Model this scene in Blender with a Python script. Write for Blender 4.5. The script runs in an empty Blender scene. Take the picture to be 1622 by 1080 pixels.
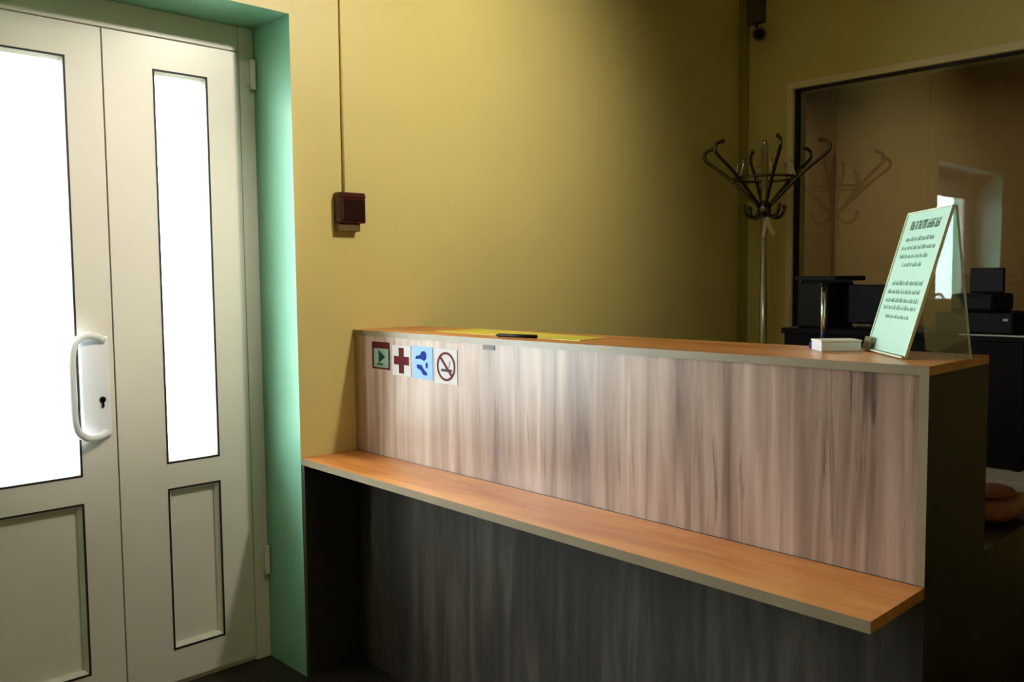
import bpy, bmesh, math, random
from mathutils import Vector, Matrix, noise
random.seed(7)
C = bpy.context.scene.collection
SC = bpy.context.scene
# ------------------------------------------------------------------ camera
F_PX = 1395.28
YAW, PIT, ROL = math.radians(43.958), math.radians(-3.999), math.radians(-0.559)
fw = Vector((math.sin(YAW)*math.cos(PIT), math.cos(YAW)*math.cos(PIT), math.sin(PIT)))
r0 = Vector((math.cos(YAW), -math.sin(YAW), 0)); u0 = r0.cross(fw)
rt = math.cos(ROL)*r0 + math.sin(ROL)*u0; up = math.cos(ROL)*u0 - math.sin(ROL)*r0
cd = bpy.data.cameras.new('camera'); cd.sensor_width = 36; cd.lens = F_PX/1622*36; cd.clip_start = .05
cam = bpy.data.objects.new('camera', cd); C.objects.link(cam)
M = Matrix.Identity(4)
for i in range(3):
    M[i][0] = rt[i]; M[i][1] = up[i]; M[i][2] = -fw[i]
M[0][3], M[1][3], M[2][3] = 0, 0, 1.35
cam.matrix_world = M; SC.camera = cam
# ------------------------------------------------------------------ light and exposure
vs = SC.view_settings; vs.view_transform = 'Standard'; vs.look = 'None'; vs.gamma = 1; vs.use_curve_mapping = False
vs.exposure = 0.08
w = bpy.data.worlds.new('sky'); SC.world = w; w.use_nodes = True
bg = w.node_tree.nodes['Background']; bg.inputs[0].default_value = (.86, .95, 1, 1); bg.inputs[1].default_value = 28.0
def area_light(name, loc, rot, sx, sy, power, col=(1, 1, 1), portal=False, spread=180):
    l = bpy.data.lights.new(name, 'AREA'); l.shape = 'RECTANGLE'; l.size = sx; l.size_y = sy
    l.energy = power; l.color = col; l.spread = math.radians(spread)
    o = bpy.data.objects.new(name, l); C.objects.link(o); o.location = loc; o.rotation_euler = rot
    if portal: l.cycles.is_portal = True
    return o
# daylight enters through the two glass panes of the door; the portals only guide the sampling of the sky
area_light('door_glass_portal', (.515, 2.90, 1.39), (math.radians(-90), 0, 0), .80, 1.30, 1, portal=True)
area_light('door_glass_portal', (1.255, 2.90, 1.39), (math.radians(-90), 0, 0), .20, 1.30, 1, portal=True)
LAMP = (1.25, 1.2, 2.93)
area_light('ceiling_lamp_light', (LAMP[0], LAMP[1], 2.86), (0, 0, 0), .35, .35, 5, (1, .88, .74))
# two added out-of-view fill spots that brighten the doorway and the yellow wall
FILL_SPOTS = [(Vector((1.15, .75, 2.78)), Vector((1.00, 2.85, 1.50)), 33, 110), (Vector((2.05, .85, 2.78)), Vector((2.00, 2.60, 1.90)), 96, 120)]
for SPOT, AIM, size, watt in FILL_SPOTS:
    sl = bpy.data.lights.new('fill_spot_beam', 'SPOT'); sl.energy = watt; sl.color = (1, .92, .78); sl.spot_size = math.radians(size); sl.spot_blend = 1; sl.shadow_soft_size = .06
    so = bpy.data.objects.new('fill_spot_beam', sl); C.objects.link(so); so.location = SPOT + (AIM-SPOT).normalized()*.09
    so.rotation_euler = (AIM-SPOT).to_track_quat('-Z', 'Y').to_euler()
area_light('back_room_lamp_light', (6.0, 3.0, 2.86), (0, 0, 0), .4, .4, 19, (1, .82, .58))

# ------------------------------------------------------------------ helpers
def lin(c):
    return tuple(((x/255)/12.92 if x/255 <= .04045 else ((x/255+.055)/1.055)**2.4) for x in c)
def mat(name, col, rough=.5, metal=0, spec=.5, bump=0, bscale=200, var=0, vscale=3, coat=0, emis=None, es=0):
    m = bpy.data.materials.new(name); m.use_nodes = True; t = m.node_tree; p = t.nodes['Principled BSDF']
    c = lin(col) + (1,)
    p.inputs['Base Color'].default_value = c; p.inputs['Roughness'].default_value = rough
    p.inputs['Metallic'].default_value = metal; p.inputs['Specular IOR Level'].default_value = spec
    if coat: p.inputs['Coat Weight'].default_value = coat; p.inputs['Coat Roughness'].default_value = .25
    tc = t.nodes.new('ShaderNodeTexCoord')
    if var:
        n = t.nodes.new('ShaderNodeTexNoise'); n.inputs['Scale'].default_value = vscale; n.inputs['Detail'].default_value = 5
        t.links.new(tc.outputs['Object'], n.inputs['Vector'])
        r = t.nodes.new('ShaderNodeValToRGB')
        r.color_ramp.elements[0].position = .3; r.color_ramp.elements[1].position = .7
        r.color_ramp.elements[0].color = tuple(x*(1-var) for x in c[:3]) + (1,)
        r.color_ramp.elements[1].color = tuple(min(1, x*(1+var)) for x in c[:3]) + (1,)
        t.links.new(n.outputs['Fac'], r.inputs['Fac']); t.links.new(r.outputs['Color'], p.inputs['Base Color'])
    if bump:
        n = t.nodes.new('ShaderNodeTexNoise'); n.inputs['Scale'].default_value = bscale; n.inputs['Detail'].default_value = 3
        t.links.new(tc.outputs['Object'], n.inputs['Vector'])
        b = t.nodes.new('ShaderNodeBump'); b.inputs['Strength'].default_value = bump; b.inputs['Distance'].default_value = .002
        t.links.new(n.outputs['Fac'], b.inputs['Height']); t.links.new(b.outputs['Normal'], p.inputs['Normal'])
    if emis: p.inputs['Emission Color'].default_value = lin(emis) + (1,); p.inputs['Emission Strength'].default_value = es
    return m
def wood(name, stops, scale, rough=.45, streak=.5, seed=0, spec=.5):
    """laminate: noise stretched along the grain, with broader bands and dark cracks"""
    m = bpy.data.materials.new(name); m.use_nodes = True; t = m.node_tree; p = t.nodes['Principled BSDF']
    p.inputs['Roughness'].default_value = rough; p.inputs['Specular IOR Level'].default_value = spec
    tc = t.nodes.new('ShaderNodeTexCoord')
    def nz(mult, detail, dist, off):
        mp = t.nodes.new('ShaderNodeMapping'); mp.inputs['Scale'].default_value = tuple(s*mult for s in scale)
        mp.inputs['Location'].default_value = (off+seed, off*2, seed*3)
        t.links.new(tc.outputs['Object'], mp.inputs['Vector'])
        n = t.nodes.new('ShaderNodeTexNoise'); n.inputs['Scale'].default_value = 1; n.inputs['Detail'].default_value = detail
        n.inputs['Roughness'].default_value = .6; n.inputs['Distortion'].default_value = dist
        t.links.new(mp.outputs[0], n.inputs['Vector']); return n
    n1, n2, n3 = nz(1, 6, .6, 0), nz(.35, 3, .3, 5), nz(2.1, 3, 1.0, 11)
    mx = t.nodes.new('ShaderNodeMath'); mx.operation = 'MULTIPLY_ADD'; mx.inputs[1].default_value = .55
    m2 = t.nodes.new('ShaderNodeMath'); m2.operation = 'MULTIPLY'; m2.inputs[1].default_value = .45
    t.links.new(n2.outputs['Fac'], m2.inputs[0]); t.links.new(n1.outputs['Fac'], mx.inputs[0]); t.links.new(m2.outputs[0], mx.inputs[2])
    r = t.nodes.new('ShaderNodeValToRGB'); e = r.color_ramp.elements
    e[0].position = .36; e[1].position = .66
    e[0].color = lin(stops[0]) + (1,); e[1].color = lin(stops[2]) + (1,)
    k = e.new(.5); k.color = lin(stops[1]) + (1,)
    t.links.new(mx.outputs[0], r.inputs['Fac'])
    r2 = t.nodes.new('ShaderNodeValToRGB'); r2.color_ramp.elements[0].position = .26; r2.color_ramp.elements[1].position = .40
    r2.color_ramp.elements[0].color = (1-streak,)*3 + (1,); r2.color_ramp.elements[1].color = (1, 1, 1, 1)
    t.links.new(n3.outputs['Fac'], r2.inputs['Fac'])
    mm = t.nodes.new('ShaderNodeMix'); mm.data_type = 'RGBA'; mm.blend_type = 'MULTIPLY'; mm.inputs[0].default_value = 1
    t.links.new(r.outputs['Color'], mm.inputs[6]); t.links.new(r2.outputs['Color'], mm.inputs[7])
    t.links.new(mm.outputs[2], p.inputs['Base Color'])
    b = t.nodes.new('ShaderNodeBump'); b.inputs['Strength'].default_value = .12; b.inputs['Distance'].default_value = .001
    t.links.new(n1.outputs['Fac'], b.inputs['Height']); t.links.new(b.outputs['Normal'], p.inputs['Normal'])
    return m
def glass(name, tint=(1, 1, 1), ior=1.5, refl=1.0):
    m = bpy.data.materials.new(name); m.use_nodes = True; t = m.node_tree
    for n in list(t.nodes):
        if n.type != 'OUTPUT_MATERIAL': t.nodes.remove(n)
    out = [n for n in t.nodes if n.type == 'OUTPUT_MATERIAL'][0]
    tr = t.nodes.new('ShaderNodeBsdfTransparent'); tr.inputs[0].default_value = tint + (1,)
    gl = t.nodes.new('ShaderNodeBsdfGlossy'); gl.inputs['Roughness'].default_value = .015
    gl.inputs[0].default_value = (refl, refl, refl, 1)
    fr = t.nodes.new('ShaderNodeFresnel'); ge = t.nodes.new('ShaderNodeNewGeometry')
    mr = t.nodes.new('ShaderNodeMapRange'); mr.inputs['To Min'].default_value = ior; mr.inputs['To Max'].default_value = 1/ior
    t.links.new(ge.outputs['Backfacing'], mr.inputs['Value']); t.links.new(mr.outputs[0], fr.inputs[0])   # rear faces of a pane reflect like front faces
    mx = t.nodes.new('ShaderNodeMixShader')
    t.links.new(fr.outputs[0], mx.inputs[0]); t.links.new(tr.outputs[0], mx.inputs[1]); t.links.new(gl.outputs[0], mx.inputs[2])
    t.links.new(mx.outputs[0], out.inputs[0]); return m

def wloc(o):
    v = Vector((0, 0, 0))
    while o: v += o.location; o = o.parent
    return v
def obj(name, bm, m, parent=None, smooth=False, bevel=0, kind=None, label=None, loc=None):
    """bm is in world coordinates; the origin goes to loc (or the parent's origin)"""
    o0 = Vector(loc) if loc else (wloc(parent) if parent else Vector((0, 0, 0)))
    bmesh.ops.translate(bm, verts=bm.verts, vec=-o0)
    bmesh.ops.recalc_face_normals(bm, faces=bm.faces)
    me = bpy.data.meshes.new(name); bm.to_mesh(me); bm.free()
    for x in (m if isinstance(m, (list, tuple)) else [m]): me.materials.append(x)
    if smooth:
        for f in me.polygons: f.use_smooth = True
    o = bpy.data.objects.new(name, me); C.objects.link(o)
    if parent: o.parent = parent; o.location = (o0 - wloc(parent))
    else: o.location = o0
    if bevel:
        b = o.modifiers.new('bevel', 'BEVEL'); b.width = bevel; b.segments = 2; b.limit_method = 'ANGLE'
    if kind: o['kind'] = kind
    if label: o['label'] = label
    return o
def tag(o, label, cat, group=None):
    o['label'] = label; o['category'] = cat
    if group: o['group'] = group
    return o
def thing(name, label, cat, loc, group=None):
    o = bpy.data.objects.new(name, None); C.objects.link(o); o.location = loc; o.empty_display_size = .05
    return tag(o, label, cat, group)
def struct(name, bm, m, **k): return obj(name, bm, m, kind='structure', **k)
def sthing(name, loc):
    o = bpy.data.objects.new(name, None); C.objects.link(o); o.location = loc; o['kind'] = 'structure'; return o
def box(bm, x0, x1, y0, y1, z0, z1, mi=0):
    v = [bm.verts.new(p) for p in ((x0,y0,z0),(x1,y0,z0),(x1,y1,z0),(x0,y1,z0),(x0,y0,z1),(x1,y0,z1),(x1,y1,z1),(x0,y1,z1))]
    for q in ((0,3,2,1),(4,5,6,7),(0,1,5,4),(1,2,6,5),(2,3,7,6),(3,0,4,7)):
        f = bm.faces.new([v[i] for i in q]); f.material_index = mi
    return v
def B(*a): bm = bmesh.new(); box(bm, *a); return bm
def prism(pts, z0, z1):
    bm = bmesh.new(); a = [bm.verts.new((x, y, z0)) for x, y in pts]; b = [bm.verts.new((x, y, z1)) for x, y in pts]
    bm.faces.new(a[::-1]); bm.faces.new(b); n = len(pts)
    for i in range(n): bm.faces.new((a[i], a[(i+1) % n], b[(i+1) % n], b[i]))
    return bm
def cr(pts, n=8):
    P = [Vector(p) for p in pts]; P = [P[0]*2-P[1]] + P + [P[-1]*2-P[-2]]; out = []
    for i in range(1, len(P)-2):
        for k in range(n):
            t = k/n; a, b, c, d = P[i-1:i+3]
            out.append(.5*((2*b)+(-a+c)*t+(2*a-5*b+4*c-d)*t*t+(-a+3*b-3*c+d)*t**3))
    return out + [P[-2]]
def tube(bm, pts, r, seg=12, closed=False):
    P = [Vector(p) for p in pts]; n = len(P); rs = r if isinstance(r, (list, tuple)) else [r]*n
    rings = []; up_ = None
    for i in range(n):
        if closed: d = (P[(i+1) % n]-P[i-1]).normalized()
        else: d = (P[min(i+1, n-1)]-P[max(i-1, 0)]).normalized()
        if up_ is None: up_ = Vector((0, 0, 1)) if abs(d.z) < .9 else Vector((1, 0, 0))
        s = d.cross(up_).normalized(); up_ = s.cross(d).normalized()
        rings.append([bm.verts.new(P[i]+rs[i]*(math.cos(a)*s+math.sin(a)*up_)) for a in (2*math.pi*k/seg for k in range(seg))])
    for i in range(n if closed else n-1):
        A, Bq = rings[i], rings[(i+1) % n]
        for k in range(seg): bm.faces.new((A[k], A[(k+1) % seg], Bq[(k+1) % seg], Bq[k]))
    if not closed: bm.faces.new(rings[0][::-1]); bm.faces.new(rings[-1])
    return bm
def lathe(prof, cx, cy, seg=24):
    bm = bmesh.new(); rings = []
    for r, z in prof:
        rings.append([bm.verts.new((cx+max(r, 1e-4)*math.cos(2*math.pi*k/seg), cy+max(r, 1e-4)*math.sin(2*math.pi*k/seg), z)) for k in range(seg)])
    for A, Bq in zip(rings, rings[1:]):
        for k in range(seg): bm.faces.new((A[k], A[(k+1) % seg], Bq[(k+1) % seg], Bq[k]))
    bm.faces.new(rings[0][::-1]); bm.faces.new(rings[-1]); return bm
def ball(bm, c, r): 
    q = bmesh.ops.create_uvsphere(bm, u_segments=12, v_segments=8, radius=r); bmesh.ops.translate(bm, verts=q['verts'], vec=c)

# ------------------------------------------------------------------ materials
M_yel = mat('yellow_wall_paint', (206, 190, 118), .42, bump=.15, bscale=60, var=.05, vscale=1.6, spec=.5)
M_grn = mat('mint_green_paint', (132, 186, 158), .35, bump=.1, bscale=60, var=.04, vscale=2)
M_ceil = mat('ceiling_paint', (205, 200, 180), .8)
M_floor = mat('dark_brown_floor', (44, 36, 30), .5, var=.25, vscale=6)
M_pvc = mat('white_pvc', (226, 222, 212), .32, var=.02, vscale=4)
M_gask = mat('black_rubber_gasket', (22, 22, 24), .6)
M_white = mat('white_plastic', (232, 233, 238), .3)
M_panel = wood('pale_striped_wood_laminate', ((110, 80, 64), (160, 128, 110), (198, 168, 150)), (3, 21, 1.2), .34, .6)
M_low_shade = wood('pale_striped_wood_laminate_shaded', ((44, 38, 33), (62, 54, 47), (96, 88, 80)), (3, 17, 1.5), .42, .4, seed=4)  # same laminate as the upper panel, shade under the ledge put into its colour
M_oak = wood('orange_oak_laminate', ((178, 104, 50), (206, 132, 66), (224, 158, 92)), (16, 2.2, 16), .32, .15, seed=9)
M_edge = mat('grey_beige_edge_band', (134, 116, 90), .4, var=.08, vscale=12)
M_dwood = wood('dark_brown_laminate', ((30, 22, 18), (42, 32, 25), (54, 42, 34)), (3, 17, 1.5), .45, .3, seed=2)
M_chrome = mat('chrome', (200, 196, 186), .16, 1)
M_dmetal = mat('dark_chrome', (112, 102, 84), .2, 1)
M_black = mat('black_plastic', (6, 6, 7), .55, spec=.2)
M_blk2 = mat('black_veneer', (8, 5, 5), .65, spec=.15, var=.2, vscale=8)
M_door_glass = glass('clear_glass', (.97, 1, .99), 1.45)
M_par_glass = glass('partition_glass', (.86, .88, .86), 1.5)
M_brown = mat('brown_wall_paint', (152, 126, 84), .7, var=.1, vscale=1.2)
M_cream = mat('cream_frame_paint', (226, 206, 168), .45)
M_trunk = mat('olive_trunking', (150, 138, 62), .5)

# ------------------------------------------------------------------ room
XR, YW, YD = 4.236, 2.6045, 2.8473      # right wall, back wall, door plane
XV0, XV1, ZV = .06, 1.519, 2.218         # door recess
ZC = 3.0
# back wall with the door recess; recess faces are green
bm = bmesh.new()
box(bm, XV1, XR+.12, YW, YW+.40, 0, ZC); box(bm, -1.3, XV0, YW, YW+.40, 0, ZC); box(bm, XV0, XV1, YW, YW+.40, ZV, ZC)
for f in bm.faces:
    c = f.calc_center_median(); f.normal_update()
    if (abs(f.normal.x) > .9 and XV0-.01 < c.x < XV1+.01) or (f.normal.z < -.9 and abs(c.z-ZV) < .01): f.material_index = 1
struct('wall_back', bm, [M_yel, M_grn])
struct('wall_left', B(-1.42, -1.3, -2.6, YW+.4, 0, ZC), M_yel)
struct('wall_front', B(-1.42, XR+.12, -2.72, -2.6, 0, ZC), M_yel)
struct('ceiling', B(-1.42, 7.9, -2.72, 4.2, ZC, ZC+.1), M_ceil)
struct('floor', B(-1.42, 7.9, -2.72, 4.2, -.1, 0), M_floor)
# right wall with the glazed opening
WY1, WY0, WZ0, WZ1 = 2.2876, -.6, 1.0, 2.3057
bm = bmesh.new()
box(bm, XR, XR+.12, -2.72, WY0, 0, ZC); box(bm, XR, XR+.12, WY1, YW+.0, 0, ZC)
box(bm, XR, XR+.12, WY0, WY1, WZ1, ZC); box(bm, XR, XR+.12, WY0, WY1, 0, WZ0)
struct('wall_right', bm, M_yel)
# architrave around the opening
t_ = .036
bm = bmesh.new()
box(bm, XR-.018, XR, WY0-t_, WY1+t_, WZ1, WZ1+t_); box(bm, XR-.018, XR, WY1, WY1+t_, WZ0-t_, WZ1)
box(bm, XR-.018, XR, WY0-t_, WY0, WZ0-t_, WZ1); box(bm, XR-.018, XR, WY0, WY1, WZ0-t_, WZ0)
struct('trim_1', bm, M_cream, bevel=.004)
win = sthing('window_1', (XR+.06, WY1, WZ0))
bm = bmesh.new(); e_ = .007
box(bm, XR+.001, XR+.05, WY0, WY1, WZ1-e_, WZ1); box(bm, XR+.001, XR+.05, WY1-e_, WY1, WZ0, WZ1-e_); box(bm, XR+.001, XR+.05, WY0, WY0+e_, WZ0, WZ1-e_)
box(bm, XR+.001, XR+.05, WY0+e_, WY1-e_, WZ0, WZ0+e_)
obj('window_frame', bm, M_gask, win)
GA = math.radians(1.0)
gx0 = XR+.03; gx1 = gx0
bm = bmesh.new(); box(bm, gx0-.002, gx0+.002, WY0+e_, WY1-e_, WZ0+e_, WZ1-e_)
obj('glass_pane', bm, M_par_glass, win)
# trunking in the corner
struct('trim_2', B(XR-.02, XR, YW-.052, YW, 0, ZC), M_trunk, bevel=.003)
# room behind the partition glass
struct('wall_far', B(7.6, 7.72, -2.72, 4.2, 0, ZC), M_brown)
struct('wall_far_left', B(XR+.12, 7.6, 3.7, 3.82, 0, ZC), M_brown)
struct('wall_far_right', B(XR+.12, 7.6, -2.72, -2.6, 0, ZC), M_brown)
struct('wall_far_pier', B(XR, XR+.12, YW+.40, 3.7, 0, ZC), M_brown)

# ------------------------------------------------------------------ double door
fr = bmesh.new()
YF = YD; FD = .07
box(fr, XV1-.055, XV1, YF, YF+FD, 0, ZV); box(fr, XV0, XV0+.055, YF, YF+FD, 0, ZV); box(fr, XV0+.055, XV1-.055, YF, YF+FD, ZV-.085, ZV)
box(fr, XV0+.055, XV1-.055, YF+.01, YF+FD, 0, .018)
box(fr, XV1-.085, XV1-.055, YF+.0635, YF+.070, .018, ZV-.085); box(fr, XV0+.055, XV0+.085, YF+.0635, YF+.070, .018, ZV-.085); box(fr, XV0+.085, XV1-.085, YF+.0635, YF+.070, ZV-.115, ZV-.085); box(fr, XV0+.085, XV1-.085, YF+.0635, YF+.07, .018, .04)
df = struct('trim_3', fr, M_pvc, bevel=.004, loc=(XV1-.03, YF, 0))
def hinge(z):
    bm = bmesh.new(); tube(bm, [(XV1-.012, YF-.012, z-.05), (XV1-.012, YF-.012, z+.05)], .011, 12)
    box(bm, XV1-.030, XV1-.014, YF-.006, YF+.001, z-.035, z+.035)
    obj('hinge', bm, M_pvc, df, bevel=.001)
hinge(.36); hinge(2.06)
def leaf(name, x0, x1, gl, grr, label_side):
    z0, z1 = .022, 2.128
    d = sthing(name, ((x0+x1)/2, YF, z0))
    y0, y1 = YF-.004, YF+.062
    gz0, gz1, pz1, pz0 = .757, 2.0295, .674, .129
    bm = bmesh.new()
    box(bm, x0, gl, y0, y1, z0, z1); box(bm, grr, x1, y0, y1, z0, z1)
    box(bm, gl, grr, y0, y1, gz1, z1); box(bm, gl, grr, y0, y1, pz1, gz0); box(bm, gl, grr, y0, y1, z0, pz0)
    obj('leaf_frame', bm, M_pvc, d)
    def gask(a0, a1, b0, b1, t=.007):
        g = bmesh.new(); ya, yb = y0-.0015, y0+.03
        box(g, a0, a1, ya, yb, b1-t, b1); box(g, a0, a1, ya, yb, b0, b0+t); box(g, a0, a0+t, ya, yb, b0+t, b1-t); box(g, a1-t, a1, ya, yb, b0+t, b1-t)
        obj('gasket', g, M_gask, d)
    gask(gl, grr, gz0, gz1, .006); gask(gl, grr, pz0, pz1, .006)
    # glazing bead, bevelled towards the glass
    for (b0, b1) in ((gz0, gz1), (pz0, pz1)):
        g = bmesh.new(); t = .006; s = .016
        o_ = [(gl+t, b0+t), (grr-t, b0+t), (grr-t, b1-t), (gl+t, b1-t)]; i_ = [(gl+s, b0+s), (grr-s, b0+s), (grr-s, b1-s), (gl+s, b1-s)]
        a = [g.verts.new((x, y0+.002, z)) for x, z in o_]; b = [g.verts.new((x, y0+.016, z)) for x, z in i_]
        c = [g.verts.new((x, y0+.03, z)) for x, z in i_]; e = [g.verts.new((x, y0+.03, z)) for x, z in o_]
        for A, Bq in ((a, b), (b, c), (c, e), (e, a)):
            for k in range(4): g.faces.new((A[k], A[(k+1) % 4], Bq[(k+1) % 4], Bq[k]))
        obj('glazing_bead', g, M_pvc, d)
    obj('glass_pane', B(gl+.007, grr-.007, y0+.030, y0+.036, gz0+.007, gz1-.007), M_door_glass, d)
    obj('lower_panel', B(gl+.007, grr-.007, y0+.024, y0+.048, pz0+.007, pz1-.007), M_pvc, d)
    return d
dl = leaf('door_1', XV0+.062, 1.0085, XV0+.16, .9034, 'left')
dr = leaf('door_2', 1.0135, XV1-.060, 1.1642, 1.3461, 'right')
obj('astragal', B(.990, 1.032, YF+.0625, YF+.070, .042, 2.10), M_pvc, dl)
# pull handle with its lock plate on the wide leaf
y0 = YF-.004
plate = B(.905, .992, y0-.014, y0, .875, 1.187)
hp = obj('lock_plate', plate, M_white, dl, bevel=.006, loc=(.95, y0, 1.03))
kb = bmesh.new(); tube(kb, [(.966, y0-.0142, .992), (.966, y0-.019, .992)], .009, 16); box(kb, .9625, .9695, y0-.019, y0-.0145, .968, .992)
obj('keyhole', kb, M_black, hp)
hb = bmesh.new()
path = cr([(.975, y0-.012, 1.175), (.945, y0-.030, 1.190), (.900, y0-.052, 1.190), (.869, y0-.064, 1.150), (.864, y0-.066, 1.03), (.869, y0-.064, .925), (.900, y0-.052, .885), (.945, y0-.030, .880), (.975, y0-.012, .886)], 8)
tube(hb, path, .0115, 14)
obj('handle', hb, M_white, dl, smooth=True)
# outside paving seen through the glass
struct('ground_outside', B(-12, 14, YW+.40, 16, -.12, -.02), mat('pale_paving', (214, 212, 204), .9))

# ------------------------------------------------------------------ reception counter
ZT, ZL, YE = 1.180, .757, .6376
def xf(y): return 1.6982+(1.7375-1.6982)*(y-YE)/(YW-YE)
def xb(y): return 2.0216+(2.0427-2.0216)*(y-YE)/(YW-YE)
def xl(y): return 1.4657+(1.5203-1.4657)*(y-YE)/(YW-YE)
rc = thing('reception_counter', 'long wooden reception counter with a low orange ledge in front of a striped upper panel', 'counter', (1.9, 1.6, 0))
YA = YW-.001
def quad(fa, fb, y0, y1, z0, z1, e=0): return prism([(fa(y0), y0), (fb(y0), y0), (fb(y1), y1), (fa(y1), y1)], z0, z1)
o_ = lambda f, d: (lambda y: f(y)+d)
bt = quad(xf, xb, YE, YA, ZT-.018, ZT); ct = obj('countertop', bt, M_oak, rc, bevel=.0008, label='orange oak top board')
obj('edge_band', quad(o_(xf, -.0012), o_(xf, 0), YE, YA, ZT-.018, ZT), M_edge, ct)
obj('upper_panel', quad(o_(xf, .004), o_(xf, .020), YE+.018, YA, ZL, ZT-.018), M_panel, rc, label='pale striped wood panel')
sp = obj('side_panel', quad(xf, xb, YE, YE+.018, ZL+.001, ZT-.018), M_dwood, rc, label='dark brown end panel')
obj('edge_band', quad(o_(xf, -.0012), o_(xf, 0), YE, YE+.018, ZL+.001, ZT-.018), M_edge, sp)
bl = quad(xl, xf, YE, YA, ZL-.022, ZL); 
lg = obj('ledge', bl, M_oak, rc, bevel=.0008, label='orange oak ledge')
obj('edge_band', quad(o_(xl, -.0012), xl, YE, YA, ZL-.022, ZL), M_edge, lg)
obj('lower_panel', quad(o_(xf, 0), o_(xf, .018), YE, YA-.018, 0, ZL-.022), M_low_shade, rc, label='striped wood panel, grey brown with the shade under the ledge in its colour')
obj('shade_panel', B(1.5205, 1.7375, YA-.018, YA, 0, ZL-.022), mat('dark_olive_shade', (50, 46, 36), .5), rc)  # dark sheet added over the wall, standing in for the shade below the ledge
obj('worktop', quad(xf, lambda y: 2.45, YE-.0, YA, ZL-.022, ZL-.0005), M_dwood, rc)
obj('end_panel', quad(o_(xf, .018), lambda y: 2.42, YE, YE+.018, 0, ZL-.022), M_dwood, rc)
obj('inner_shelf', quad(o_(xf, .02), o_(xb, -.01), YE+.018, YA, .97, .986), M_dwood, rc)

# ------------------------------------------------------------------ pictogram stickers on the upper panel
M_paper = mat('white_vinyl', (200, 192, 188), .8, spec=.15)
M_dred = mat('dark_red_vinyl', (84, 14, 14), .8, spec=.15)
M_grnv = mat('green_vinyl', (20, 60, 36), .8, spec=.15)
M_pgrn = mat('pale_green_vinyl', (128, 150, 130), .8, spec=.15)
M_blue = mat('blue_vinyl', (10, 44, 130), .8, spec=.15)
M_lblue = mat('light_blue_vinyl', (150, 182, 222), .8, spec=.15)
M_plum = mat('dark_plum_vinyl', (96, 34, 50), .8, spec=.15)
GRP = 'pictogram stickers in a row at the top left of the counter panel'
def on_panel(yc, zc):                     # (u to the right in the photo = -y, v up) -> world, just off the panel
    def P(u, v, off): y = yc-u; return (xf(y)+.004-off, y, zc+v)
    return P
def flat(P, pts, o0, o1):
    bm = bmesh.new(); a = [bm.verts.new(P(u, v, o0)) for u, v in pts]; b = [bm.verts.new(P(u, v, o1)) for u, v in pts]
    bm.faces.new(a); bm.faces.new(b[::-1]); n = len(pts)
    for i in range(n): bm.faces.new((a[i], a[(i+1) % n], b[(i+1) % n], b[i]))
    return bm
def R4(u0, u1, v0, v1): return [(u0, v0), (u1, v0), (u1, v1), (u0, v1)]
def ringflat(P, r0, r1, o0, o1, n=36):
    bm = bmesh.new(); rs = []
    for r, o in ((r0, o0), (r1, o0), (r1, o1), (r0, o1)):
        rs.append([bm.verts.new(P(r*math.cos(2*math.pi*k/n), r*math.sin(2*math.pi*k/n), o)) for k in range(n)])
    for i in range(4):
        for k in range(n): bm.faces.new((rs[i][k], rs[i][(k+1) % n], rs[(i+1) % 4][(k+1) % n], rs[(i+1) % 4][k]))
    return bm
def ctr(y0, y1, z0, z1): return (y0+y1)/2, (z0+z1)/2, abs(y0-y1)/2, abs(z1-z0)/2
def sticker(yc, zc, hw, hh, base, label, cat='sticker'):
    P = on_panel(yc, zc); t = thing('pictogram_sticker', label, cat, P(0, 0, .0), GRP)
    obj('backing', flat(P, R4(-hw, hw, -hh, hh), .0003, .0013), base, t)
    return P, t
P, t = sticker(2.440, 1.098, .052, .046, M_dred, 'dark red sticker with a green arrowhead on a pale square, first from the wall')
obj('pale_square', flat(P, R4(-.040, .044, -.040, .024), .0013, .0018), M_pgrn, t)
obj('arrowhead', flat(P, [(-.012, -.026), (.026, -.004), (-.012, .020)], .0018, .0023), M_grnv, t)
obj('arrow_foot', flat(P, R4(-.020, .014, -.032, -.026), .0018, .0023), M_grnv, t)
P, t = sticker(2.322, 1.088, .052, .050, M_paper, 'white sticker with a dark red cross, second from the wall')
obj('cross', flat(P, [(-.014, -.042), (.014, -.042), (.014, -.014), (.042, -.014), (.042, .014), (.014, .014), (.014, .042), (-.014, .042), (-.014, .014), (-.042, .014), (-.042, -.014), (-.014, -.014)], .0013, .0019), M_dred, t)
P, t = sticker(2.208, 1.088, .053, .052, M_lblue, 'pale blue sticker with a blue figure like two bent hands, third from the wall')
obj('upper_hand', flat(P, [(-.036, .010), (-.010, .012), (.010, .006), (.020, .014), (.022, .028), (.012, .038), (-.004, .036), (-.012, .024), (-.034, .020)], .0013, .0019), M_blue, t)
obj('lower_hand', flat(P, [(-.030, -.006), (-.030, -.018), (-.010, -.024), (.004, -.038), (.022, -.040), (.024, -.030), (.010, -.024), (-.004, -.008)], .0013, .0019), M_blue, t)
obj('drop', flat(P, [(.018, -.016), (.026, -.016), (.028, -.002), (.022, .004), (.016, -.004)], .0013, .0019), M_blue, t)
P, t = sticker(2.088, 1.084, .054, .054, M_paper, 'white sticker with a no-smoking ring and cigarette, fourth from the wall')
obj('ring', ringflat(P, .038, .045, .0019, .0025), M_plum, t)
obj('slash', flat(P, [(-.031, .025), (-.025, .031), (.031, -.025), (.025, -.031)], .0019, .0025), M_plum, t)
obj('cigarette', flat(P, R4(-.024, .028, -.016, -.008), .0013, .0018), M_black, t)
obj('smoke_line', flat(P, [(.012, -.004), (.016, -.004), (.022, .018), (.018, .018)], .0013, .0018), mat('grey_vinyl', (120, 112, 122), .8, spec=.15), t)
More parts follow.
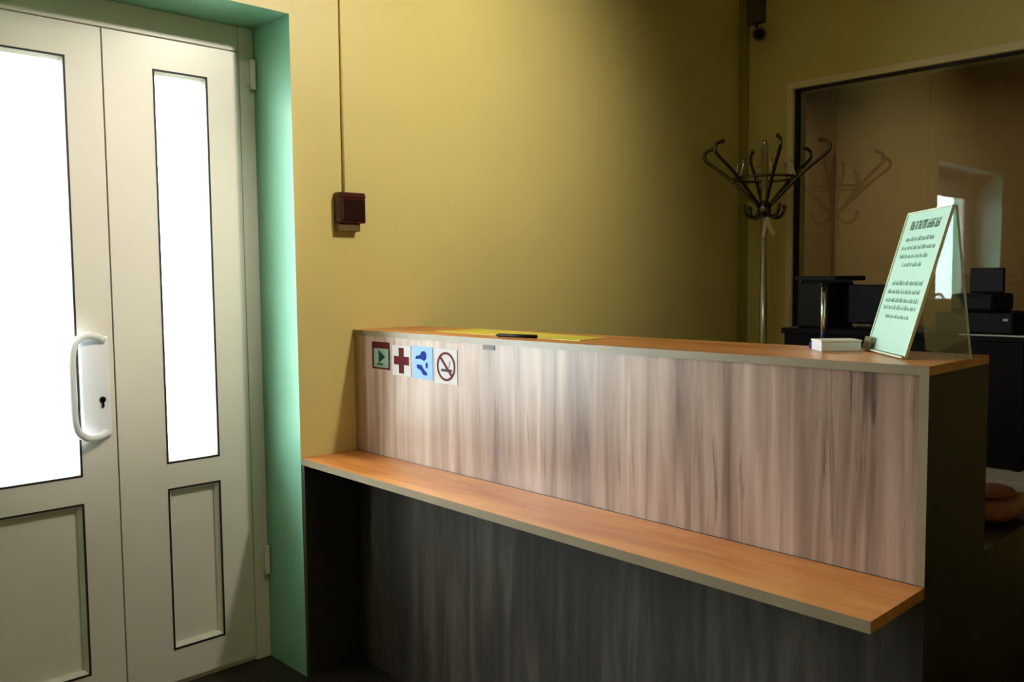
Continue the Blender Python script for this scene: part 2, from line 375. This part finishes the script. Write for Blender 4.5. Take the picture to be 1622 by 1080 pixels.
P = on_panel(1.888, 1.153)
tag(obj('tape_piece', flat(P, R4(-.026, .026, -.007, .006), .0003, .0015), mat('brown_tape', (70, 50, 42), .5), loc=P(0, 0, 0)), 'small brown strip of tape on the panel just right of the stickers', 'tape')

# ------------------------------------------------------------------ things on the countertop
tag(obj('paper_sheet', prism([(1.80, 1.60), (1.93, 1.62), (2.02, 2.25), (1.85, 2.28)], ZT, ZT+.002), mat('yellow_paper', (206, 190, 62), .5), loc=(1.9, 1.9, ZT)), 'yellow sheet lying flat on the counter near the wall', 'paper')
pn = bmesh.new(); tube(pn, [(1.78, 1.745, ZT+.0075), (1.758, 1.88, ZT+.0075)], .0055, 10); tube(pn, [(1.758, 1.88, ZT+.0075), (1.7565, 1.89, ZT+.0075)], [.005, .001], 10)
tag(obj('pen', pn, M_black, loc=(1.77, 1.81, ZT), smooth=True), 'black pen lying on the counter edge beside the yellow sheet', 'pen')
# small white box
wb = thing('paper_box', 'small white note box on the counter left of the leaning text sign', 'box', (1.925, .925, ZT))
a_ = math.radians(-42)
def rb(cx, cy, hx, hy, z0, z1, a):
    return prism([(cx+x*math.cos(a)-y*math.sin(a), cy+x*math.sin(a)+y*math.cos(a)) for x, y in ((-hx, -hy), (hx, -hy), (hx, hy), (-hx, hy))], z0, z1)
obj('body', rb(1.935, .935, .046, .03, ZT, ZT+.021, a_), M_white, wb, bevel=.002)
obj('lid', rb(1.935, .935, .047, .031, ZT+.021, ZT+.026, a_), mat('cream_card', (236, 230, 214), .6), wb, bevel=.001)
# desk lamp with a flat bar head
lx, ly = 1.985, .992
tl = thing('desk_lamp', 'small lamp with chrome pole, flat black head and blue base behind the white box', 'lamp', (lx, ly, ZT))
M_lamp_blue = mat('dark_blue_plastic', (28, 30, 120), .3)
obj('base', lathe([(.030, ZT), (.032, ZT+.004), (.030, ZT+.014), (.012, ZT+.022), (.006, ZT+.024)], lx, ly), M_lamp_blue, tl, smooth=True)
obj('pole', tube(bmesh.new(), [(lx, ly, ZT+.02), (lx, ly, ZT+.150)], .0058, 14), M_chrome, tl, smooth=True)
jb = bmesh.new(); ball(jb, (lx, ly, ZT+.152), .009); obj('joint', jb, M_black, tl, smooth=True)
hd = rb(lx-.003, ly-.006, .060, .009, ZT+.155, ZT+.162, math.radians(-48)); obj('lamp_head', hd, M_black, tl, bevel=.003)

# leaning sign in a clear acrylic holder
AX = Vector((1.993, .888, ZT)); ang = 3.86; SW, SH, TH = .248, .322, math.radians(-15.8)
du = Vector((math.cos(ang), math.sin(ang), 0)); nn = Vector((du.y, -du.x, 0))     # du: to the photo's right
dv = Vector((0, 0, math.cos(TH))) + nn*math.sin(TH)                               # up the sheet
df_ = du.cross(dv); 
if df_.dot(Vector((-1.9, -.8, .1))) < 0: df_ = -df_
sg = thing('leaning_sign', 'tall pale green sign with printed text leaning back in a clear holder', 'sign', AX+du*SW/2)
def slab(u0, u1, v0, v1, o0, o1):
    bm = bmesh.new(); V = [bm.verts.new(AX+du*u+dv*v+df_*o) for o in (o0, o1) for (u, v) in ((u0, v0), (u1, v0), (u1, v1), (u0, v1))]
    for q in ((0, 1, 2, 3), (7, 6, 5, 4), (0, 4, 5, 1), (1, 5, 6, 2), (2, 6, 7, 3), (3, 7, 4, 0)): bm.faces.new([V[i] for i in q])
    return bm
M_acr = glass('clear_acrylic', (.93, .98, .96), 1.49)
M_acr_edge = mat('frosted_acrylic_edge', (196, 214, 204), .25)
sheet = obj('printed_sheet', slab(.004, SW-.004, .006, SH-.003, 0, .0012), mat('pale_green_paper', (192, 228, 212), .5), sg)
bm = slab(0, .004, 0, SH, -.002, .004)
for a in (slab(SW-.004, SW, 0, SH, -.002, .004), slab(0, SW, 0, .004, -.002, .010), slab(0, SW, SH-.003, SH, -.002, .004)):
    me = bpy.data.meshes.new('x'); a.to_mesh(me); a.free(); bm.from_mesh(me); bpy.data.meshes.remove(me)
obj('holder_rim', bm, mat('cream_acrylic_rim', (226, 232, 206), .3), sg, label='cream rim of the clear holder')
# rear strut of the holder: acrylic sheet dropping straight from the top edge to the counter
top = AX+dv*SH-df_*.003
def strut(u0, u1, th):
    bm = bmesh.new(); a = top+du*u0; b = top+du*u1; V = []
    bk = Vector((-df_.x, -df_.y, 0)).normalized()
    foot = bk*.035
    for o in (0, th):
        for p in (a, b): V.append(bm.verts.new(p+bk*o))
        for p in (b, a): V.append(bm.verts.new(Vector((p.x, p.y, ZT))+foot+bk*o))
    for q in ((0, 1, 2, 3), (7, 6, 5, 4), (0, 4, 5, 1), (1, 5, 6, 2), (2, 6, 7, 3), (3, 7, 4, 0)): bm.faces.new([V[i] for i in q])
    return bm
obj('rear_strut', strut(.01, SW-.004, .003), M_acr, sg)
obj('strut_edge', strut(SW-.004, SW, .003), M_acr_edge, sg)
# printed lines: rows of short dark-green letter strokes
M_ink = mat('green_black_ink', (104, 142, 128), .6)
rows = [(.870, .86, .16, .020, 1)] + [(.79, .80, .14, .010, 0), (.73, .88, .10, .010, 0), (.67, .80, .12, .010, 0), (.61, .70, .24, .010, 0),
        (.48, .86, .14, .010, 0), (.42, .88, .08, .010, 0), (.36, .90, .10, .010, 0), (.31, .88, .10, .010, 0), (.25, .80, .22, .008, 0)]
bm = bmesh.new(); title = bmesh.new()
for v, u1, u0, h, big in rows:
    u = u0*SW; tgt = title if big else bm
    while u < u1*SW:
        wd = random.choice((2, 3, 4, 5, 6))
        for k in range(wd):
            lw = .0062 if big else .0042
            if u+lw > u1*SW: break
            vz = v*SH; s0 = 0; hh = h*(1 if random.random() < .3 or big else .72)
            # each glyph: upright strokes with a bar
            for (a0, a1, b0, b1) in ((0, .28, 0, 1), (.28, .8, random.choice((0, .4, .8)), 0), (.7, .9, 0, random.choice((1, .6)))):
                if b1 == 0: b1 = b0+.2
                s = slab(u+a0*lw, u+a1*lw, vz+b0*hh, vz+b1*hh, .0012, .0015)
                me = bpy.data.meshes.new('x'); s.to_mesh(me); s.free(); tgt.from_mesh(me); bpy.data.meshes.remove(me)
            u += lw
        u += .0045
obj('text_lines', bm, M_ink, sheet, label='rows of small dark print'); obj('heading', title, mat('dark_green_ink', (40, 84, 70), .6), sheet, label='dark heading line')
cp = slab(.0, .045, -.0, .03, .010, .013); obj('holder_clip', cp, mat('brown_clip', (120, 110, 80), .5), sg)

# ------------------------------------------------------------------ coat rack in the corner
cx, cy = 3.9, 2.262
ck = thing('coat_rack', 'tall chrome coat rack with curved arms standing in the corner by the partition', 'coat rack', (cx, cy, 0))
obj('pole', lathe([(.0, .06), (.019, .06), (.019, 1.30), (.017, 1.302), (.017, 1.98), (.011, 1.985), (.013, 2.0), (.010, 2.014), (.0, 2.018)], cx, cy, 20), M_chrome, ck, smooth=True)
obj('hub', lathe([(.018, 1.645), (.030, 1.65), (.034, 1.675), (.028, 1.70), (.020, 1.72)], cx, cy, 20), M_dmetal, ck, smooth=True)
obj('ring', tube(bmesh.new(), [(cx+.150*math.cos(a), cy+.150*math.sin(a), 1.828) for a in (2*math.pi*k/40 for k in range(40))], .0065, 10, closed=True), M_dmetal, ck, smooth=True)
ar = math.atan2(rt.y, rt.x)
def arm(a, prof, r, name, m):
    bm = bmesh.new(); d = Vector((math.cos(a), math.sin(a), 0))
    pts = cr([Vector((cx, cy, 0))+d*q+Vector((0, 0, z)) for q, z in prof], 6)
    tube(bm, pts, r, 10); ball(bm, pts[-1], r*1.35)
    obj(name, bm, m, ck, smooth=True)
for k in range(6):
    arm(ar+math.radians(27+60*k), [(.025, 1.69), (.10, 1.765), (.19, 1.85), (.275, 1.915), (.305, 1.945), (.300, 1.975), (.262, 1.992)], .0085, 'arm', M_dmetal)
for k in range(6):   # short inner prongs standing on the ring
    a = ar+math.radians(27+60*k); d = Vector((math.cos(a), math.sin(a), 0)); c0 = Vector((cx, cy, 0))
    bm = bmesh.new(); tube(bm, cr([c0+d*.150+Vector((0, 0, 1.828)), c0+d*.140+Vector((0, 0, 1.86)), c0+d*.132+Vector((0, 0, 1.90))], 5), .0055, 8)
    ball(bm, c0+d*.132+Vector((0, 0, 1.903)), .009); obj('prong', bm, M_chrome, ck, smooth=True)
for k in range(4):
    arm(ar+math.radians(20+90*k), [(.02, 1.665), (.055, 1.64), (.092, 1.645), (.114, 1.672), (.118, 1.692)], .0085, 'hook', M_dmetal)
for k in range(4):
    a = ar+math.radians(45+90*k); d = Vector((math.cos(a), math.sin(a), 0)); c0 = Vector((cx, cy, 0))
    bm = bmesh.new(); tube(bm, cr([c0+d*.0+Vector((0, 0, .10)), c0+d*.08+Vector((0, 0, .10)), c0+d*.17+Vector((0, 0, .05)), c0+d*.21+Vector((0, 0, .012))], 6), .010, 10)
    ball(bm, c0+d*.21+Vector((0, 0, .013)), .013); obj('leg', bm, M_dmetal, ck, smooth=True)
# tag hanging from a hook
bm = bmesh.new()
qs = [(.0, 1.640), (.012, 1.642), (.050, 1.558), (.034, 1.545), (.008, 1.600), (-.006, 1.540), (-.016, 1.548)]
f0 = Vector((cx, cy, 0))-Vector((fw.x, fw.y, 0)).normalized()*.022
a1 = [bm.verts.new(f0+Vector((rt.x, rt.y, 0))*u+Vector((0, 0, z))) for u, z in qs]
a2 = [bm.verts.new(v.co-Vector((fw.x, fw.y, 0))*.004) for v in a1]
bm.faces.new(a1); bm.faces.new(a2[::-1])
for i in range(len(qs)): bm.faces.new((a1[i], a1[(i+1) % len(qs)], a2[(i+1) % len(qs)], a2[i]))
tag(obj('paper_tag', bm, mat('cream_paper', (222, 214, 184), .7), loc=(f0.x, f0.y, 1.64)), 'small cream paper tag tied below the hooks of the coat rack', 'tag')

# ------------------------------------------------------------------ wall fittings
cpx = 1.722
fa = thing('fire_call_point', 'small dark red square fire alarm box on the yellow wall beside the door', 'alarm', (cpx, YW, 1.59))
M_red = mat('dark_red_plastic', (66, 20, 12), .3)
obj('body', B(cpx-.052, cpx+.052, YW-.042, YW, 1.548, 1.652), M_red, fa, bevel=.005)
obj('front_cover', B(cpx-.043, cpx+.045, YW-.046, YW-.042, 1.556, 1.628), mat('dark_maroon_plastic', (36, 14, 14), .2), fa, bevel=.002)
obj('shadow_strip', B(cpx-.052, cpx+.036, YW-.030, YW, 1.520, 1.548), mat('olive_brown_shadow', (96, 78, 42), .4), fa, bevel=.003)  # olive strip modelled as the shadow that the box casts on the wall
obj('hinge_bar', B(cpx-.050, cpx+.050, YW-.045, YW-.042, 1.634, 1.640), M_red, fa, bevel=.001)
bm = bmesh.new(); tube(bm, [(1.710, YW-.005, 1.652), (1.712, YW-.005, 2.2), (1.716, YW-.005, ZC-.001)], .0048, 10)
tag(obj('alarm_cable', bm, M_yel, smooth=True, loc=(1.71, YW, 1.652)), 'thin painted cable running up the wall from the red alarm box', 'cable')
scx, scy, scz = XR, 2.49, 2.56
sc_ = thing('security_camera', 'small dark security camera high on the wall near the corner', 'camera', (XR, scy, 2.62))
M_dk = mat('grey_brown_plastic', (78, 66, 50), .5)
obj('mount_box', B(XR-.055, XR, 2.455, 2.545, 2.675, 2.80), M_dk, sc_, bevel=.006)
obj('bracket', tube(bmesh.new(), [(XR-.03, 2.50, 2.68), (XR-.035, 2.485, 2.64), (XR-.05, 2.465, 2.60)], .009, 10), M_dk, sc_, smooth=True)
bd = bmesh.new(); dd = Vector((-.80, -.50, -.22)).normalized(); c0 = Vector((XR-.06, 2.462, 2.605))
tube(bd, [c0-dd*.035, c0-dd*.03, c0+dd*.055, c0+dd*.06], [.026, .034, .036, .034], 20)
body = obj('camera_body', bd, mat('olive_grey_plastic', (112, 104, 78), .45), sc_, smooth=True)
ln = bmesh.new(); tube(ln, [c0+dd*.060, c0+dd*.063], [.026, .022], 20); obj('lens', ln, M_black, body, smooth=True)

# ------------------------------------------------------------------ staff side behind the counter
M_pale = mat('pale_grey_laminate', (176, 172, 164), .4)
dk = thing('office_desk', 'pale topped desk behind the reception counter carrying the black shelf unit', 'desk', (3.35, 1.3, 0))
obj('desktop', B(3.02, 3.75, .60, 1.85, .672, .700), M_pale, dk, bevel=.002)
for x in (3.06, 3.71):
    for y in (.64, 1.81): obj('leg', B(x-.02, x+.02, y-.02, y+.02, 0, .672), M_black, dk)
hu = thing('shelf_unit', 'black shelf unit standing on the pale desk behind the counter', 'shelf', (3.36, 1.33, .700))
obj('top_board', B(3.18, 3.55, .70, 1.765, 1.128, 1.150), M_blk2, hu, bevel=.002)
obj('edge_strip', B(3.177, 3.18, .70, 1.10, 1.146, 1.151), M_pale, hu, label='thin grey edge strip')
obj('side_board', B(3.19, 3.54, 1.735, 1.755, .700, 1.128), M_blk2, hu); obj('side_board', B(3.19, 3.54, .905, .925, .700, 1.128), M_blk2, hu)
obj('front_board', B(3.19, 3.205, .925, 1.735, .704, 1.128), M_blk2, hu); obj('shelf', B(3.205, 3.54, .925, 1.735, .90, .915), M_blk2, hu)
# monitor seen from behind on the unit
mo = thing('computer_monitor', 'black computer monitor on the shelf unit left of the leaning sign', 'monitor', (3.36, 1.47, 1.15))
obj('screen_housing', B(3.33, 3.36, 1.375, 1.595, 1.165, 1.318), M_black, mo, bevel=.006)
obj('rear_bulge', B(3.36, 3.40, 1.42, 1.56, 1.185, 1.29), M_black, mo, bevel=.012)
obj('stand', B(3.35, 3.37, 1.44, 1.48, 1.155, 1.20), M_black, mo); obj('foot', B(3.30, 3.43, 1.40, 1.52, 1.150, 1.156), M_black, mo, bevel=.002)
# fax / files at the left
fx = thing('file_tray', 'dark olive desk tray with a black lid at the left end of the shelf unit', 'tray', (3.3, 1.67, 1.15))
M_ol = mat('dark_olive_plastic', (22, 24, 16), .6, spec=.2)
obj('tray_body', B(3.24, 3.46, 1.60, 1.73, 1.150, 1.330), M_ol, fx, bevel=.008)
obj('lid', B(3.22, 3.48, 1.560, 1.735, 1.332, 1.352), M_black, fx, bevel=.006)
# printer at the right
pt = thing('office_printer', 'black printer on the shelf unit right of the leaning sign', 'printer', (3.36, 1.05, 1.15))
obj('lower_body', B(3.22, 3.50, .945, 1.195, 1.150, 1.222), M_black, pt, bevel=.006)
obj('upper_body', B(3.27, 3.48, 1.02, 1.165, 1.222, 1.285), M_black, pt, bevel=.012)
obj('paper_tray', prism([(3.40, 1.03), (3.415, 1.03), (3.415, 1.145), (3.40, 1.145)], 1.285, 1.375), mat('dark_violet_plastic', (20, 16, 28), .5, spec=.2), pt, bevel=.006)
obj('button', B(3.215, 3.22, .96, .975, 1.195, 1.203), M_pale, pt)
# pouch on the staff worktop
pc = thing('leather_pouch', 'reddish brown leather pouch lying on the staff side worktop', 'pouch', (2.30, .72, ZL))
bm = bmesh.new(); q = bmesh.ops.create_uvsphere(bm, u_segments=28, v_segments=18, radius=1)
for v in bm.verts:
    n = 1+.08*noise.noise(v.co*2.2)
    s = lambda a, p: math.copysign(abs(a)**p, a)
    v.co = Vector((s(v.co.x, .7)*.095*n, s(v.co.y, .7)*.07*n, max(-1, s(v.co.z, .8))*.033*n))
bmesh.ops.translate(bm, verts=bm.verts, vec=(2.30, .72, ZL+.035))
obj('pouch_body', bm, mat('red_brown_leather', (140, 76, 60), .45, bump=.3, bscale=80), pc, smooth=True)
bm = bmesh.new(); bmesh.ops.create_uvsphere(bm, u_segments=24, v_segments=10, radius=1)
for v in bm.verts: v.co = Vector((v.co.x*.075, v.co.y*.055, v.co.z*.013))
bmesh.ops.translate(bm, verts=bm.verts, vec=(2.295, .715, ZL+.070)); obj('flap', bm, mat('red_leather', (120, 56, 48), .4), pc, smooth=True)

# ------------------------------------------------------------------ floor mat and lamps
tag(obj('door_mat', prism([(.30, 1.95), (1.08, 1.95), (1.08, 2.44), (.30, 2.44)], 0, .012), mat('black_rubber_mat', (18, 16, 18), .8, bump=.5, bscale=120), loc=(.7, 2.2, 0), bevel=.003), 'black rubber mat on the floor in front of the white door', 'mat')
def ceiling_lamp(x, y, label):
    t = thing('ceiling_light', label, 'lamp', (x, y, ZC))
    obj('housing', lathe([(.20, ZC-.001), (.20, ZC-.04), (.185, ZC-.05), (.0, ZC-.05)], x, y, 32), M_white, t)
    obj('diffuser', lathe([(.18, ZC-.051), (.178, ZC-.075), (.15, ZC-.10), (.0, ZC-.11)], x, y, 32), mat('warm_lamp_diffuser', (255, 236, 200), .5, emis=(255, 236, 200), es=2), t, smooth=True)
ceiling_lamp(LAMP[0], LAMP[1], 'round ceiling lamp in front of the white door')
ceiling_lamp(6.0, 3.0, 'round ceiling lamp in the room behind the partition glass')

M_bulb = mat('fill_spot_bulb', (255, 240, 215), .5, emis=(255, 240, 215), es=3)
for (SPOT, AIM, size, watt), lab in zip(FILL_SPOTS, ('added out-of-view fill spotlight turned towards the white door', 'added out-of-view fill spotlight turned towards the yellow wall')):
    st = thing('added_fill_spot', lab, 'lamp', (SPOT.x, SPOT.y, ZC))  # invented fixture around each added fill spot
    dS = (AIM-SPOT).normalized()
    obj('mount', lathe([(.05, ZC-.001), (.05, ZC-.02), (.0, ZC-.02)], SPOT.x, SPOT.y, 24), M_white, st)
    bm = bmesh.new(); tube(bm, [(SPOT.x, SPOT.y, ZC-.02), SPOT-dS*.04], .010, 12); obj('stem', bm, M_white, st, smooth=True)
    bm = bmesh.new(); tube(bm, [SPOT-dS*.10, SPOT-dS*.095, SPOT+dS*.06], [.04, .055, .062], 28); obj('spot_head', bm, M_white, st)
    bm = bmesh.new(); tube(bm, [SPOT+dS*.061, SPOT+dS*.064], [.056, .056], 28); obj('bulb', bm, M_bulb, st)
